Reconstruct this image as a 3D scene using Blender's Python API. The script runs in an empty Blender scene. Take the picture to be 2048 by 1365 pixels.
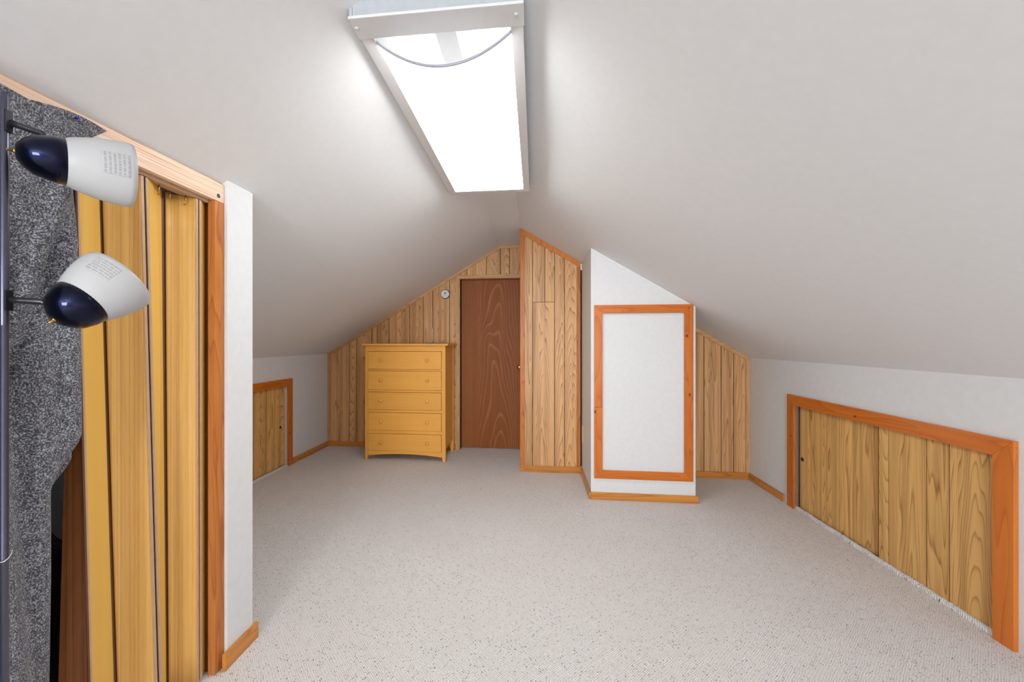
import bpy, bmesh, math, random
from mathutils import Vector, Matrix, noise as mnoise
random.seed(7)
PI = math.pi

# ------------------------------------------------------------------ camera, world, lights, exposure
FPX, CX, CY, EYE = 790.0, 985.0, 683.0, 1.28
YAW = math.atan(85/790)
cam_d = bpy.data.cameras.new('camera'); cam = bpy.data.objects.new('camera', cam_d)
bpy.context.scene.collection.objects.link(cam)
cam.location = (0, 0, EYE); cam.rotation_euler = (PI/2, 0, YAW)
cam_d.sensor_width = 36; cam_d.lens = FPX/2048*36
cam_d.shift_x = (1024-CX)/2048; cam_d.shift_y = (CY-682.5)/2048
cam_d.clip_start = .02
bpy.context.scene.camera = cam
sc = bpy.context.scene
w = bpy.data.worlds.new('world'); sc.world = w; w.use_nodes = True
w.node_tree.nodes['Background'].inputs[0].default_value = (.80, .88, 1, 1)
w.node_tree.nodes['Background'].inputs[1].default_value = .6
sc.view_settings.view_transform = 'Standard'; sc.view_settings.look = 'None'
sc.view_settings.gamma = 1; sc.view_settings.use_curve_mapping = False
sc.view_settings.exposure = 0.30
REAR_Y = -4.6
def area(name, loc, rot, sx, sy, power, col):
    l = bpy.data.lights.new(name, 'AREA'); l.shape = 'RECTANGLE'; l.size = sx; l.size_y = sy
    l.energy = power; l.color = col
    o = bpy.data.objects.new(name, l); sc.collection.objects.link(o)
    o.location = loc; o.rotation_euler = rot; return o
area('rear_window_fill', (-.27, REAR_Y+.12, 1.30), (PI/2+.30, 0, 0), 1.5, 1.1, 150, (.93, .96, 1.0))  # fill light added behind the camera, set at the unseen rear window opening
LAMP_E = 9.0      # strength of the fluorescent fixture

# ------------------------------------------------------------------ helpers
COL = sc.collection
def sr(r, g, b):
    f = lambda v: (v/255/12.92) if v/255 <= .04045 else ((v/255+.055)/1.055)**2.4
    return (f(r), f(g), f(b), 1)
cY, sY = math.cos(YAW), math.sin(YAW)
def ray(px, py):
    X = (px-CX)/FPX; U = -(py-CY)/FPX
    return (X*cY-sY, X*sY+cY, U)
def on(ax, v, px, py):                      # where a sight line meets a wall of the room
    r = ray(px, py); t = (v-(0, 0, EYE)[ax])/r[ax]
    return Vector((r[0]*t, r[1]*t, EYE+r[2]*t))
def ycol(px, x): return on(0, x, px, CY)[1]
def xcol(px, y): return on(1, y, px, CY)[0]

def meta(o, label=None, cat=None, group=None, kind=None):
    if label: o['label'] = label
    if cat: o['category'] = cat
    if group: o['group'] = group
    if kind: o['kind'] = kind
    return o
def empty(name, loc, label=None, cat=None, group=None, kind=None, rot=(0, 0, 0)):
    o = bpy.data.objects.new(name, None); COL.objects.link(o)
    o.location = loc; o.rotation_euler = rot; o.empty_display_size = .05
    return meta(o, label, cat, group, kind)
def world_of(p):
    m = Matrix.Identity(4)
    chain = []
    while p: chain.append(p); p = p.parent
    for q in reversed(chain):
        m = m @ Matrix.LocRotScale(q.location, q.rotation_euler, q.scale)
    return m
def link(name, bm, mat, parent=None, loc=None, smooth=False, rot=None):
    """bm in world coordinates; recentred on loc (default bbox centre)"""
    if loc is None:
        vs = [v.co for v in bm.verts]
        loc = Vector([(min(v[i] for v in vs)+max(v[i] for v in vs))/2 for i in range(3)])
    loc = Vector(loc)
    bmesh.ops.translate(bm, verts=bm.verts, vec=-loc)
    if rot is not None:
        R = Matrix.Rotation(rot, 3, 'Z'); bmesh.ops.rotate(bm, verts=bm.verts, cent=(0, 0, 0), matrix=R.inverted())
    bmesh.ops.recalc_face_normals(bm, faces=bm.faces)
    me = bpy.data.meshes.new(name); bm.to_mesh(me); bm.free()
    if smooth:
        for p in me.polygons: p.use_smooth = True
    o = bpy.data.objects.new(name, me); COL.objects.link(o)
    mats = mat if isinstance(mat, (list, tuple)) else [mat]
    for m in mats: me.materials.append(m)
    if rot is not None: o.rotation_euler = (0, 0, rot)
    if parent:
        o.parent = parent
        inv = world_of(parent).inverted()
        M = inv @ Matrix.Translation(loc) @ (Matrix.Rotation(rot, 4, 'Z') if rot is not None else Matrix.Identity(4))
        o.location = M.to_translation(); o.rotation_euler = M.to_euler(); 
    else: o.location = loc
    return o
def bbox(bm, x0, x1, y0, y1, z0, z1, bev=0):
    x0, x1 = sorted((x0, x1)); y0, y1 = sorted((y0, y1)); z0, z1 = sorted((z0, z1))
    t = bmesh.new()
    bmesh.ops.create_cube(t, size=1)
    for v in t.verts:
        v.co = Vector((x0 if v.co.x < 0 else x1, y0 if v.co.y < 0 else y1, z0 if v.co.z < 0 else z1))
    if bev: bmesh.ops.bevel(t, geom=t.edges[:], offset=bev, segments=2, affect='EDGES', profile=.6)
    me = bpy.data.meshes.new('t'); t.to_mesh(me); t.free(); bm.from_mesh(me); bpy.data.meshes.remove(me)
def box(name, x0, x1, y0, y1, z0, z1, mat, parent=None, bev=0, smooth=False):
    bm = bmesh.new(); bbox(bm, x0, x1, y0, y1, z0, z1, bev)
    return link(name, bm, mat, parent, smooth=smooth)
def padd(bm, pts, ax, d0, d1, bev=0):
    """prism: polygon pts (two remaining axes in order) extruded along ax from d0 to d1"""
    t = bmesh.new()
    def V(p, d):
        q = list(p); q.insert(ax, d); return t.verts.new(q)
    a = [V(p, d0) for p in pts]; b = [V(p, d1) for p in pts]
    t.faces.new(a); t.faces.new(b[::-1]); n = len(pts)
    for i in range(n): t.faces.new((a[i], b[i], b[(i+1) % n], a[(i+1) % n]))
    if bev: bmesh.ops.bevel(t, geom=t.edges[:], offset=bev, segments=1, affect='EDGES')
    me = bpy.data.meshes.new('t'); t.to_mesh(me); t.free(); bm.from_mesh(me); bpy.data.meshes.remove(me)
def prism(name, pts, ax, d0, d1, mat, parent=None, bev=0, rot=None):
    bm = bmesh.new(); padd(bm, pts, ax, d0, d1, bev)
    return link(name, bm, mat, parent, rot=rot)
def frame_of(d):
    d = Vector(d).normalized(); u = Vector((0, 0, 1)) if abs(d.z) < .95 else Vector((1, 0, 0))
    a = d.cross(u).normalized(); b = a.cross(d).normalized(); return d, a, b
def lathe_add(bm, prof, org, d, seg=40, caps=True):
    d, a, b = frame_of(d); org = Vector(org); rings = []
    for (h, r) in prof:
        if r < 1e-6: rings.append([bm.verts.new(org+d*h)])
        else: rings.append([bm.verts.new(org+d*h+(a*math.cos(2*PI*i/seg)+b*math.sin(2*PI*i/seg))*r) for i in range(seg)])
    for k in range(len(rings)-1):
        A, B = rings[k], rings[k+1]
        for i in range(seg):
            j = (i+1) % seg
            if len(A) == 1 and len(B) == 1: continue
            if len(A) == 1: bm.faces.new((A[0], B[i], B[j]))
            elif len(B) == 1: bm.faces.new((A[i], B[0], A[j]))
            else: bm.faces.new((A[i], B[i], B[j], A[j]))
    if caps:
        for r in (rings[0], rings[-1]):
            if len(r) > 1: bm.faces.new(r)
def lathe(name, prof, org, d, mat, parent=None, seg=40, caps=True, smooth=True):
    bm = bmesh.new(); lathe_add(bm, prof, org, d, seg, caps)
    return link(name, bm, mat, parent, smooth=smooth)
def tube_add(bm, pts, r, seg=14):
    pts = [Vector(p) for p in pts]; rings = []
    d0 = (pts[1]-pts[0]).normalized(); _, a, b = frame_of(d0)
    for k, p in enumerate(pts):
        d = (pts[min(k+1, len(pts)-1)]-pts[max(k-1, 0)]).normalized()
        a = (a-d*a.dot(d)).normalized(); b = d.cross(a)
        rr = r[k] if isinstance(r, (list, tuple)) else r
        rings.append([bm.verts.new(p+(a*math.cos(2*PI*i/seg)+b*math.sin(2*PI*i/seg))*rr) for i in range(seg)])
    for A, B in zip(rings, rings[1:]):
        for i in range(seg): bm.faces.new((A[i], A[(i+1) % seg], B[(i+1) % seg], B[i]))
    bm.faces.new(rings[0]); bm.faces.new(rings[-1])
def tube(name, pts, r, mat, parent=None, seg=14):
    bm = bmesh.new(); tube_add(bm, pts, r, seg); return link(name, bm, mat, parent, smooth=True)

# ------------------------------------------------------------------ materials
class NT:
    def __init__(s, name):
        s.m = bpy.data.materials.new(name); s.m.use_nodes = True
        s.t = s.m.node_tree; s.n = s.t.nodes; s.l = s.t.links
        s.b = s.n['Principled BSDF']; s.out = s.n['Material Output']
    def node(s, typ, **kw):
        n = s.n.new(typ)
        for k, v in kw.items(): setattr(n, k, v)
        return n
    def put(s, sock, v):
        if hasattr(v, 'is_output') or isinstance(v, bpy.types.NodeSocket): s.l.new(v, sock)
        else: sock.default_value = v
    def math(s, op, a, b=0., c=None):
        n = s.node('ShaderNodeMath', operation=op); s.put(n.inputs[0], a); s.put(n.inputs[1], b)
        if c is not None: s.put(n.inputs[2], c)
        return n.outputs[0]
    def xyz(s, x, y, z):
        n = s.node('ShaderNodeCombineXYZ')
        for i, v in enumerate((x, y, z)): s.put(n.inputs[i], v)
        return n.outputs[0]
    def noise(s, vec, scale=1., detail=2., rough=.5, dist=0.):
        n = s.node('ShaderNodeTexNoise'); s.put(n.inputs['Vector'], vec)
        n.inputs['Scale'].default_value = scale; n.inputs['Detail'].default_value = detail
        n.inputs['Roughness'].default_value = rough; n.inputs['Distortion'].default_value = dist
        return n.outputs[0]
    def ramp(s, fac, stops, interp='LINEAR'):
        n = s.node('ShaderNodeValToRGB'); s.put(n.inputs[0], fac); cr = n.color_ramp; cr.interpolation = interp
        while len(cr.elements) < len(stops): cr.elements.new(.5)
        for e, (p, c) in zip(cr.elements, stops): e.position = p; e.color = c
        return n.outputs[0]
    def mix(s, fac, a, b, mode='MIX'):
        n = s.node('ShaderNodeMix', data_type='RGBA', blend_type=mode)
        s.put(n.inputs[0], fac); s.put(n.inputs[6], a); s.put(n.inputs[7], b); return n.outputs[2]
    def bump(s, h, strength=.3, dist=.002):
        n = s.node('ShaderNodeBump'); s.put(n.inputs['Height'], h)
        n.inputs['Strength'].default_value = strength; n.inputs['Distance'].default_value = dist
        s.l.new(n.outputs[0], s.b.inputs['Normal'])
    def coords(s):
        c = s.node('ShaderNodeTexCoord'); x = s.node('ShaderNodeSeparateXYZ'); s.l.new(c.outputs['Object'], x.inputs[0])
        return c.outputs['Object'], x.outputs[0], x.outputs[1], x.outputs[2]
    def rnd(s): return s.node('ShaderNodeObjectInfo').outputs['Random']
def g(v): return (v, v, v, 1)

def plain(name, col, rough=.5, metal=0, spec=.5, bump=None, coat=0):
    t = NT(name); t.b.inputs['Base Color'].default_value = col
    t.b.inputs['Roughness'].default_value = rough; t.b.inputs['Metallic'].default_value = metal
    t.b.inputs['Specular IOR Level'].default_value = spec; t.b.inputs['Coat Weight'].default_value = coat
    o, x, y, z = t.coords()
    n = t.noise(o, 30, 3)
    c = t.mix(.06, col, t.ramp(n, [(.3, g(.0)), (.7, g(1))]), 'OVERLAY'); t.put(t.b.inputs['Base Color'], c)
    if bump: t.bump(t.noise(o, bump[0], 3), bump[1], bump[2])
    return t.m
def wood(name, light, dark, axis='z', slope=0., namp=1.7, wide_k=.9, ax=16., al=1.6, rings=7., spread=40., line=.5, rough=.42, fib=.25, sharp=.75, knots=0, tint=.12, spec=.35, coat=0):
    """plain-sawn grain: contour lines of a stretched noise give cathedrals and islands; axis is the board's length"""
    t = NT(name); o, x, y, z = t.coords(); r = t.rnd()
    A, B, L = {'z': (x, y, z), 'x': (z, y, x), 'y': (z, x, y)}[axis]
    ac = t.math('ADD', A, B); seed = t.math('MULTIPLY', r, 37.0)
    off = t.math('MULTIPLY', t.math('SUBTRACT', t.math('FRACT', t.math('MULTIPLY', r, 7.31)), .5), .05)
    v = t.xyz(t.math('MULTIPLY', ac, ax), t.math('MULTIPLY', L, al), seed)
    n1 = t.noise(v, 1., 1.2, .45, .25)
    q = t.math('ADD', ac, off); q2 = t.math('MULTIPLY', t.math('MULTIPLY', q, q), spread)
    h = t.math('ADD', t.math('MULTIPLY', n1, namp), q2)
    if slope:
        sg = t.math('SUBTRACT', t.math('FRACT', t.math('MULTIPLY', r, 3.17)), .5) if slope > 0 else -.5
        h = t.math('ADD', h, t.math('MULTIPLY', L, t.math('MULTIPLY', sg, abs(slope)*2) if slope > 0 else abs(slope)))
    f = t.math('FRACT', t.math('MULTIPLY', h, rings))
    ringc = t.ramp(f, [(0, g(0)), (sharp, g(line)), (.9, g(1)), (1, g(.1))])
    fibn = t.noise(t.xyz(t.math('MULTIPLY', ac, 420.), t.math('MULTIPLY', L, 9.), seed), 1., 2., .6)
    wide = t.noise(t.xyz(t.math('MULTIPLY', ac, 22.), t.math('MULTIPLY', L, .5), seed), 1., 2., .5)
    fac = t.math('ADD', t.math('MULTIPLY', ringc, .62), t.math('MULTIPLY', t.math('SUBTRACT', fibn, .5), fib*2))
    fac = t.math('ADD', fac, t.math('MULTIPLY', t.math('SUBTRACT', wide, .45), wide_k))
    fac = t.math('MINIMUM', t.math('MAXIMUM', fac, 0.), 1.)
    c = t.mix(fac, light, dark)
    hs = t.node('ShaderNodeHueSaturation'); t.put(hs.inputs['Color'], c)
    t.put(hs.inputs['Value'], t.math('ADD', 1-tint, t.math('MULTIPLY', t.math('FRACT', t.math('MULTIPLY', r, 13.7)), tint*2)))
    c = hs.outputs[0]
    if knots:
        vo = t.node('ShaderNodeTexVoronoi'); t.put(vo.inputs['Vector'], t.xyz(t.math('MULTIPLY', ac, 11.), t.math('MULTIPLY', L, 9.), seed)); vo.inputs['Scale'].default_value = knots
        sep = t.node('ShaderNodeSeparateColor'); t.l.new(vo.outputs['Color'], sep.inputs[0])
        rad = t.math('MULTIPLY', t.math('GREATER_THAN', sep.outputs[0], .5), .085)
        k = t.math('LESS_THAN', t.math('SUBTRACT', vo.outputs['Distance'], rad), 0.)
        halo = t.math('MULTIPLY', t.math('LESS_THAN', t.math('SUBTRACT', vo.outputs['Distance'], t.math('MULTIPLY', rad, 1.9)), 0.), .45)
        c = t.mix(halo, c, dark); c = t.mix(t.math('MULTIPLY', k, .9), c, sr(70, 25, 8))
    t.put(t.b.inputs['Base Color'], c)
    t.b.inputs['Roughness'].default_value = rough; t.b.inputs['Specular IOR Level'].default_value = spec
    t.b.inputs['Coat Weight'].default_value = coat; t.b.inputs['Coat Roughness'].default_value = .25
    t.bump(t.math('ADD', fibn, t.math('MULTIPLY', ringc, -.6)), .12, .001)
    return t.m

M = {}
M['wall'] = plain('wall_paint', g(.755), .55, spec=.3, bump=(220, .06, .001))
M['ceil'] = plain('ceiling_paint', (.84, .84, .838, 1), .6, spec=.25, bump=(160, .12, .001))
M['panel'] = wood('grooved_panelling', sr(228, 176, 120), sr(124, 74, 42), wide_k=1.5, line=.3, tint=.10, al=1., rings=7, ax=16, slope=1., namp=1.0, spread=90)
M['panel_gold'] = wood('golden_panelling', sr(234, 184, 112), sr(138, 84, 42), wide_k=1.4, line=.3, tint=.08, rings=7, al=1., ax=14, slope=1., namp=1.2, spread=75)
M['groove'] = plain('panel_groove', sr(52, 26, 14), .9)
M['pine'] = {a: wood('orange_pine_'+a, sr(212, 118, 36), sr(180, 84, 20), a, knots=1, ax=10, al=1.2, rings=4, fib=.15, rough=.3, tint=.04, coat=.25) for a in 'xyz'}
M['base'] = {a: wood('baseboard_pine_'+a, sr(218, 146, 66), sr(160, 90, 36), a, ax=12, al=1., rings=4, fib=.2, rough=.3, tint=.04, coat=.2) for a in 'xy'}
M['trim'] = {a: wood('pale_trim_'+a, sr(214, 168, 118), sr(180, 130, 84), a, rings=3, fib=.15, tint=.03) for a in 'xyz'}
M['casing'] = wood('red_fir_casing', sr(212, 134, 66), sr(160, 76, 28), 'z', ax=14, al=1.4, rings=5, coat=.05, rough=.4, spec=.25)
M['header'] = wood('fir_header', sr(250, 222, 192), sr(200, 104, 34), 'y', ax=60, al=.4, wide_k=1.2, rings=6, spread=0, line=.25, fib=.1, rough=.35, tint=.02)
M['door'] = wood('luan_door', sr(142, 80, 38), sr(186, 122, 72), 'z', slope=-1., namp=2.2, ax=3.2, al=1.0, rings=3.2, spread=24, line=.05, sharp=.7, spec=.2, wide_k=.5, rough=.5, fib=.45, tint=0)
M['honey'] = {a: wood('honey_maple_'+a, sr(244, 178, 84), sr(234, 162, 68), a, ax=8, al=1, rings=3, fib=.15, rough=.4, tint=.03) for a in 'xyz'}
M['vinyl'] = wood('vinyl_wide', sr(238, 188, 106), sr(200, 142, 66), 'z', wide_k=1.4, ax=70, al=.12, rings=2, spread=0, line=.5, fib=.35, rough=.4, tint=.02)
M['vinyl2'] = wood('vinyl_narrow', sr(242, 194, 98), sr(228, 174, 80), 'z', ax=30, al=.3, rings=2, spread=0, fib=.15, rough=.4, tint=.02)
M['vstrip'] = plain('vinyl_hinge', sr(196, 160, 128), .4)
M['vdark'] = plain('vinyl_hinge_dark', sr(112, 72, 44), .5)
M['metal_white'] = plain('white_enamel', (.78, .78, .78, 1), .35)
M['reflector'] = plain('white_reflector', (.85, .85, .85, 1), .3)
M['housing'] = plain('grey_enamel_housing', (.50, .53, .56, 1), .4)
M['vinyl_shaded'] = wood('vinyl_shaded', sr(168, 104, 58), sr(112, 60, 30), 'z', ax=40, al=.2, rings=2, spread=0, fib=.3)  # closet shade on the back leaf, put into a darker brown
M['black'] = plain('satin_black', sr(34, 34, 40), .28, spec=.6)
M['pole'] = plain('graphite_pole', sr(88, 88, 104), .28, metal=.8)
M['navy'] = plain('pearl_navy', sr(9, 15, 44), .32, metal=1, spec=.5, coat=.4)
M['lining'] = plain('grey_brown_lining', sr(150, 134, 122), .7)
M['steel'] = plain('steel', sr(150, 145, 140), .3, metal=1)
M['brass'] = plain('brass', sr(190, 150, 90), .25, metal=1)
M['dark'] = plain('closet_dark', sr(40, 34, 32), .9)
M['cream'] = plain('cream_plastic', sr(225, 205, 165), .4)
M['whitep'] = plain('white_plastic', g(.8), .35)
M['grey'] = plain('dark_grey', sr(70, 74, 80), .5)
M['pin'] = plain('blue_pin', sr(14, 20, 150), .15, spec=.8)
M['bag'] = plain('black_bag', sr(18, 18, 20), .3)

def emis(name, col, st):
    t = NT(name); t.b.inputs['Base Color'].default_value = g(.8)
    t.b.inputs['Emission Color'].default_value = col; t.b.inputs['Emission Strength'].default_value = st
    return t.m
M['diffuser'] = emis('lit_prismatic_diffuser', (.955, .99, 1, 1), LAMP_E)
M['tube'] = emis('lit_fluorescent_tube', (1, 1, 1, 1), 1.7)
M['diffedge'] = plain('diffuser_edge', sr(170, 168, 180), .3)
def glassy():
    t = NT('thin_glass'); t.b.inputs['Base Color'].default_value = sr(190, 205, 212); t.b.inputs['Roughness'].default_value = .1
    t.b.inputs['Transmission Weight'].default_value = .25; return t.m
M['glass'] = glassy()
def frosted():
    t = NT('frosted_shade'); t.b.inputs['Base Color'].default_value = g(.80); t.b.inputs['Roughness'].default_value = .35
    tr = t.node('ShaderNodeBsdfTranslucent'); tr.inputs[0].default_value = (.7, .7, .7, 1)
    mx = t.node('ShaderNodeMixShader'); mx.inputs[0].default_value = .45
    t.l.new(t.b.outputs[0], mx.inputs[1]); t.l.new(tr.outputs[0], mx.inputs[2]); t.l.new(mx.outputs[0], t.out.inputs[0])
    return t.m
M['frost'] = frosted()
def sticker():
    t = NT('faint_sticker'); o, x, y, z = t.coords()
    uv = t.node('ShaderNodeUVMap'); s = t.node('ShaderNodeSeparateXYZ'); t.l.new(uv.outputs[0], s.inputs[0])
    rows = t.math('GREATER_THAN', t.math('FRACT', t.math('MULTIPLY', s.outputs[0], 6.)), .45)
    words = t.math('GREATER_THAN', t.noise(t.xyz(t.math('MULTIPLY', s.outputs[1], 14.), t.math('FLOOR', t.math('MULTIPLY', s.outputs[0], 6.)), 0.), 1., 2.), .45)
    c = t.mix(t.math('MULTIPLY', t.math('MULTIPLY', rows, words), .8), g(.50), g(.33)); t.put(t.b.inputs['Base Color'], c)
    t.b.inputs['Roughness'].default_value = .5; return t.m
M['sticker'] = sticker()
def carpet():
    t = NT('berber_carpet'); o, x, y, z = t.coords()
    K = 2*PI/.0100
    wob = t.math('MULTIPLY', t.noise(o, 30, 2), .012)
    u = t.math('ADD', t.math('ADD', x, y), wob); v = t.math('ADD', t.math('SUBTRACT', x, y), wob)
    cell = t.node('ShaderNodeTexVoronoi'); cell.distance = 'MANHATTAN'; t.put(cell.inputs['Vector'], t.xyz(u, v, 0.)); cell.inputs['Scale'].default_value = 26
    sp = t.node('ShaderNodeSeparateColor'); t.l.new(cell.outputs['Color'], sp.inputs[0])
    msk = t.math('GREATER_THAN', sp.outputs[0], .5)
    su = t.math('SINE', t.math('MULTIPLY', u, K)); sv = t.math('SINE', t.math('MULTIPLY', v, K))
    su2 = t.math('SINE', t.math('MULTIPLY', u, K*.7)); sv2 = t.math('SINE', t.math('MULTIPLY', v, K*.7))
    h1 = t.math('ADD', t.math('MULTIPLY', su, .7), t.math('MULTIPLY', sv2, .3))
    h2 = t.math('ADD', t.math('MULTIPLY', sv, .7), t.math('MULTIPLY', su2, .3))
    h = t.math('ADD', t.math('MULTIPLY', h1, msk), t.math('MULTIPLY', h2, t.math('SUBTRACT', 1., msk)))
    fine = t.noise(o, 260, 2, .6)
    hh = t.math('ADD', h, t.math('MULTIPLY', fine, 1.4))
    basec = t.ramp(t.math('MULTIPLY_ADD', hh, .35, .3), [(0, sr(150, 143, 139)), (.36, sr(226, 221, 218)), (1, sr(246, 243, 241))])
    vo = t.node('ShaderNodeTexVoronoi'); t.put(vo.inputs['Vector'], t.xyz(t.math('MULTIPLY', u, 1.), t.math('MULTIPLY', v, 1.), 0.)); vo.inputs['Scale'].default_value = 112
    s2 = t.node('ShaderNodeSeparateColor'); t.l.new(vo.outputs['Color'], s2.inputs[0])
    area_n = t.noise(o, 5, 2)
    thr = t.math('MULTIPLY_ADD', area_n, -.16, .965)
    fl = t.math('MULTIPLY', t.math('GREATER_THAN', s2.outputs[0], thr), t.math('LESS_THAN', vo.outputs['Distance'], .42))
    fl = t.math('MULTIPLY', fl, t.math('MULTIPLY_ADD', s2.outputs[1], .7, .3))
    c = t.mix(t.math('MULTIPLY', fl, .95), basec, sr(88, 82, 82))
    blot = t.noise(o, 2.2, 2); c = t.mix(t.math('MULTIPLY', t.math('SUBTRACT', blot, .3), .35), c, sr(212, 198, 186), 'MIX')
    t.put(t.b.inputs['Base Color'], c); t.b.inputs['Roughness'].default_value = .95; t.b.inputs['Specular IOR Level'].default_value = .1
    t.bump(hh, .55, .003); return t.m
M['carpet'] = carpet()
def fleece():
    t = NT('grey_fleece'); o, x, y, z = t.coords()
    v = t.xyz(x, t.math('MULTIPLY', y, 1.), z)
    n = t.noise(v, 300, 2, .6, .3); n2 = t.noise(v, 60, 2)
    c = t.ramp(t.math('ADD', n, t.math('MULTIPLY', t.math('SUBTRACT', n2, .5), .2)), [(.32, sr(38, 38, 46)), (.5, sr(98, 98, 105)), (.64, sr(186, 186, 192))])
    t.put(t.b.inputs['Base Color'], c); t.b.inputs['Roughness'].default_value = .95
    t.b.inputs['Sheen Weight'].default_value = .15
    t.bump(n, 1., .006); return t.m
M['fleece'] = fleece()

# ------------------------------------------------------------------ room dimensions
XL, XR = -2.523, 1.976              # knee walls
YG, YP = 4.595, 3.896               # far gable, nearer panelled wall
KZ, SL = 1.127, .5975               # knee wall height, roof slope
FZ = 2.392                          # flat strip of ceiling
XFL = XL+(FZ-KZ)/SL; XFR = XR-(FZ-KZ)/SL
def cz(x): return min(FZ, KZ+SL*(x-XL), KZ+SL*(XR-x))
XA = -.142                          # corner where the alcove begins
BX0, BX1, BY = .452, 1.262, 3.277   # white chimney-like projection
XC, YC = -1.205, 1.575              # closet wall and its end

# ------------------------------------------------------------------ floor and ceiling
def st(o, label, cat): return meta(o, label, cat, None, 'structure')
fl = st(box('floor', XL-.15, XR+.35, REAR_Y-.1, YG+.3, -.05, 0, M['carpet']), 'light grey looped carpet with dark flecks covering the whole attic floor', 'floor')
bm = bmesh.new()
prof = [(XL-.12, cz(XL)-.12*SL), (XFL, FZ), (XFR, FZ), (XR+.12, cz(XR)-.12*SL)]
ys = (REAR_Y-.1, YG+.2)
prof2 = prof + [(x, z+.1) for x, z in reversed(prof)]
padd(bm, prof2, 1, ys[0], ys[1])
st(link('ceiling', bm, M['ceil']), 'white painted attic ceiling with two slopes meeting a narrow flat strip', 'ceiling')

# ------------------------------------------------------------------ walls
# left knee wall, opening for the small access door
LA0, LA1, LAZ = 2.34, 3.805, .84    # opening
bm = bmesh.new()
bbox(bm, XL-.1, XL, REAR_Y, LA0, 0, KZ); bbox(bm, XL-.1, XL, LA1, YG+.15, 0, KZ); bbox(bm, XL-.1, XL, LA0, LA1, LAZ, KZ)
st(link('wall_left', bm, M['wall']), 'low white knee wall on the left around the small plank door', 'wall')
RA0, RA1, RAZ = 1.880, 3.300, .815
bm = bmesh.new()
bbox(bm, XR, XR+.1, REAR_Y, RA0, 0, KZ); bbox(bm, XR, XR+.1, RA1, YP+.1, 0, KZ); bbox(bm, XR, XR+.1, RA0, RA1, RAZ, KZ)
st(link('wall_right', bm, M['wall']), 'low white knee wall on the right around the sliding plank doors', 'wall')
# rear gable behind the camera with a window opening
bm = bmesh.new()
y0, y1 = REAR_Y-.1, REAR_Y
bbox(bm, XL, -1.05, y0, y1, 0, KZ); bbox(bm, .51, XR, y0, y1, 0, KZ); bbox(bm, -1.05, .51, y0, y1, 0, .78)
padd(bm, [(XL, KZ), (-1.05, KZ), (-1.05, cz(-1.05))], 1, y0, y1)
padd(bm, [(.51, KZ), (XR, KZ), (.51, cz(.51))], 1, y0, y1)
padd(bm, [(-1.05, 1.92), (.51, 1.92), (.51, cz(.51)), (XFR, FZ), (XFL, FZ), (-1.05, cz(-1.05))], 1, y0, y1)
st(link('wall_rear', bm, M['wall']), 'white gable wall behind the camera with a window opening', 'wall')

def planks(parent, gx, ya, yb, zb, ztop, mat, gap=.0065):
    """separate boards between groove positions gx on a wall facing -y; ztop(x) gives the upper end"""
    for a, b in zip(gx, gx[1:]):
        zb_ = zb
        x0, x1 = a+gap/2, b-gap/2
        brk = [x for x in (XFL, XFR) if x0 < x < x1]
        xs = [x0]+brk+[x1]
        pts = [(x0, zb_), (x1, zb_)]+[(x, ztop(x)) for x in reversed(xs)]
        prism('plank', pts, 1, ya, yb, mat, parent)

# far gable (alcove) : backing + planks, doorway cut
DX0, DX1, DZ = -.878, -.02, 2.02
bm = bmesh.new(); y0, y1 = YG+.008, YG+.12
bbox(bm, XL, DX0, y0, y1, 0, KZ); padd(bm, [(XL, KZ), (DX0, KZ), (DX0, cz(DX0))], 1, y0, y1)
padd(bm, [(DX0, DZ), (.1, DZ), (.1, cz(.1)), (XFR, FZ), (XFL, FZ), (DX0, cz(DX0))], 1, y0, y1)
wb = st(link('wall_back', bm, M['groove']), 'far gable wall of brown grooved wood planks behind the chest of drawers', 'wall')
gpx = [698.5, 713.4, 743.3, 755.2, 778.2, 819.3, 846.7, 865.8, 899.3]
gx = [XL]+[xcol(p, YG) for p in gpx]+[DX0]
planks(wb, gx, YG, YG+.008, .0, lambda x: cz(x), M['panel'])
gx2 = [DX0]+[xcol(p, YG) for p in (934, 972.5, 1001.5, 1018.9)]+[XA+.02]
planks(wb, gx2, YG, YG+.008, DZ, lambda x: cz(x), M['panel'])
# alcove side wall
bm = bmesh.new(); padd(bm, [(YP+.02, 0), (YG+.2, 0), (YG+.2, cz(XA)), (YP+.02, cz(XA))], 0, XA, XA+.05)
st(link('wall_alcove', bm, M['wall']), 'side wall of the door alcove running back from the panelled corner', 'wall')

# nearer panelled wall, left section (beside door) and right section (beyond the white projection)
XPE = .437
bm = bmesh.new(); y0, y1 = YP+.008, YP+.05
padd(bm, [(XA, 0), (XPE, 0), (XPE, cz(XPE)), (XA, cz(XA))], 1, y0, y1)
wm = st(link('wall_middle', bm, M['groove']), 'tall narrow wall of light grooved planks right of the brown door', 'wall')
T = .046
def X(p): return xcol(p, YP)
zt = lambda x: cz(x)
gxm = [X(1041)+.0, X(1065.2)]
g4 = [X(1041), X(1065.2), X(1109.2), X(1129.5), XPE]
zsplit = on(1, YP, 1077, 604.8)[2]
xs_ = X(1089.4)
def pk(x0, x1, z0, z1=None):
    gp = .0055; x0 += gp/2; x1 -= gp/2
    if z1 is None: pts = [(x0, z0), (x1, z0), (x1, cz(x1)), (x0, cz(x0))]
    else: pts = [(x0, z0), (x1, z0), (x1, z1), (x0, z1)]
    prism('plank', pts, 1, YP, YP+.008, M['panel'], wm)
pk(g4[0], g4[1], 0); pk(g4[1], g4[2], 0, zsplit-.002)
pk(g4[1], xs_, zsplit+.002); pk(xs_, g4[2], zsplit+.002)
pk(g4[2], g4[3], 0); pk(g4[3], g4[4], 0)
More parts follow.
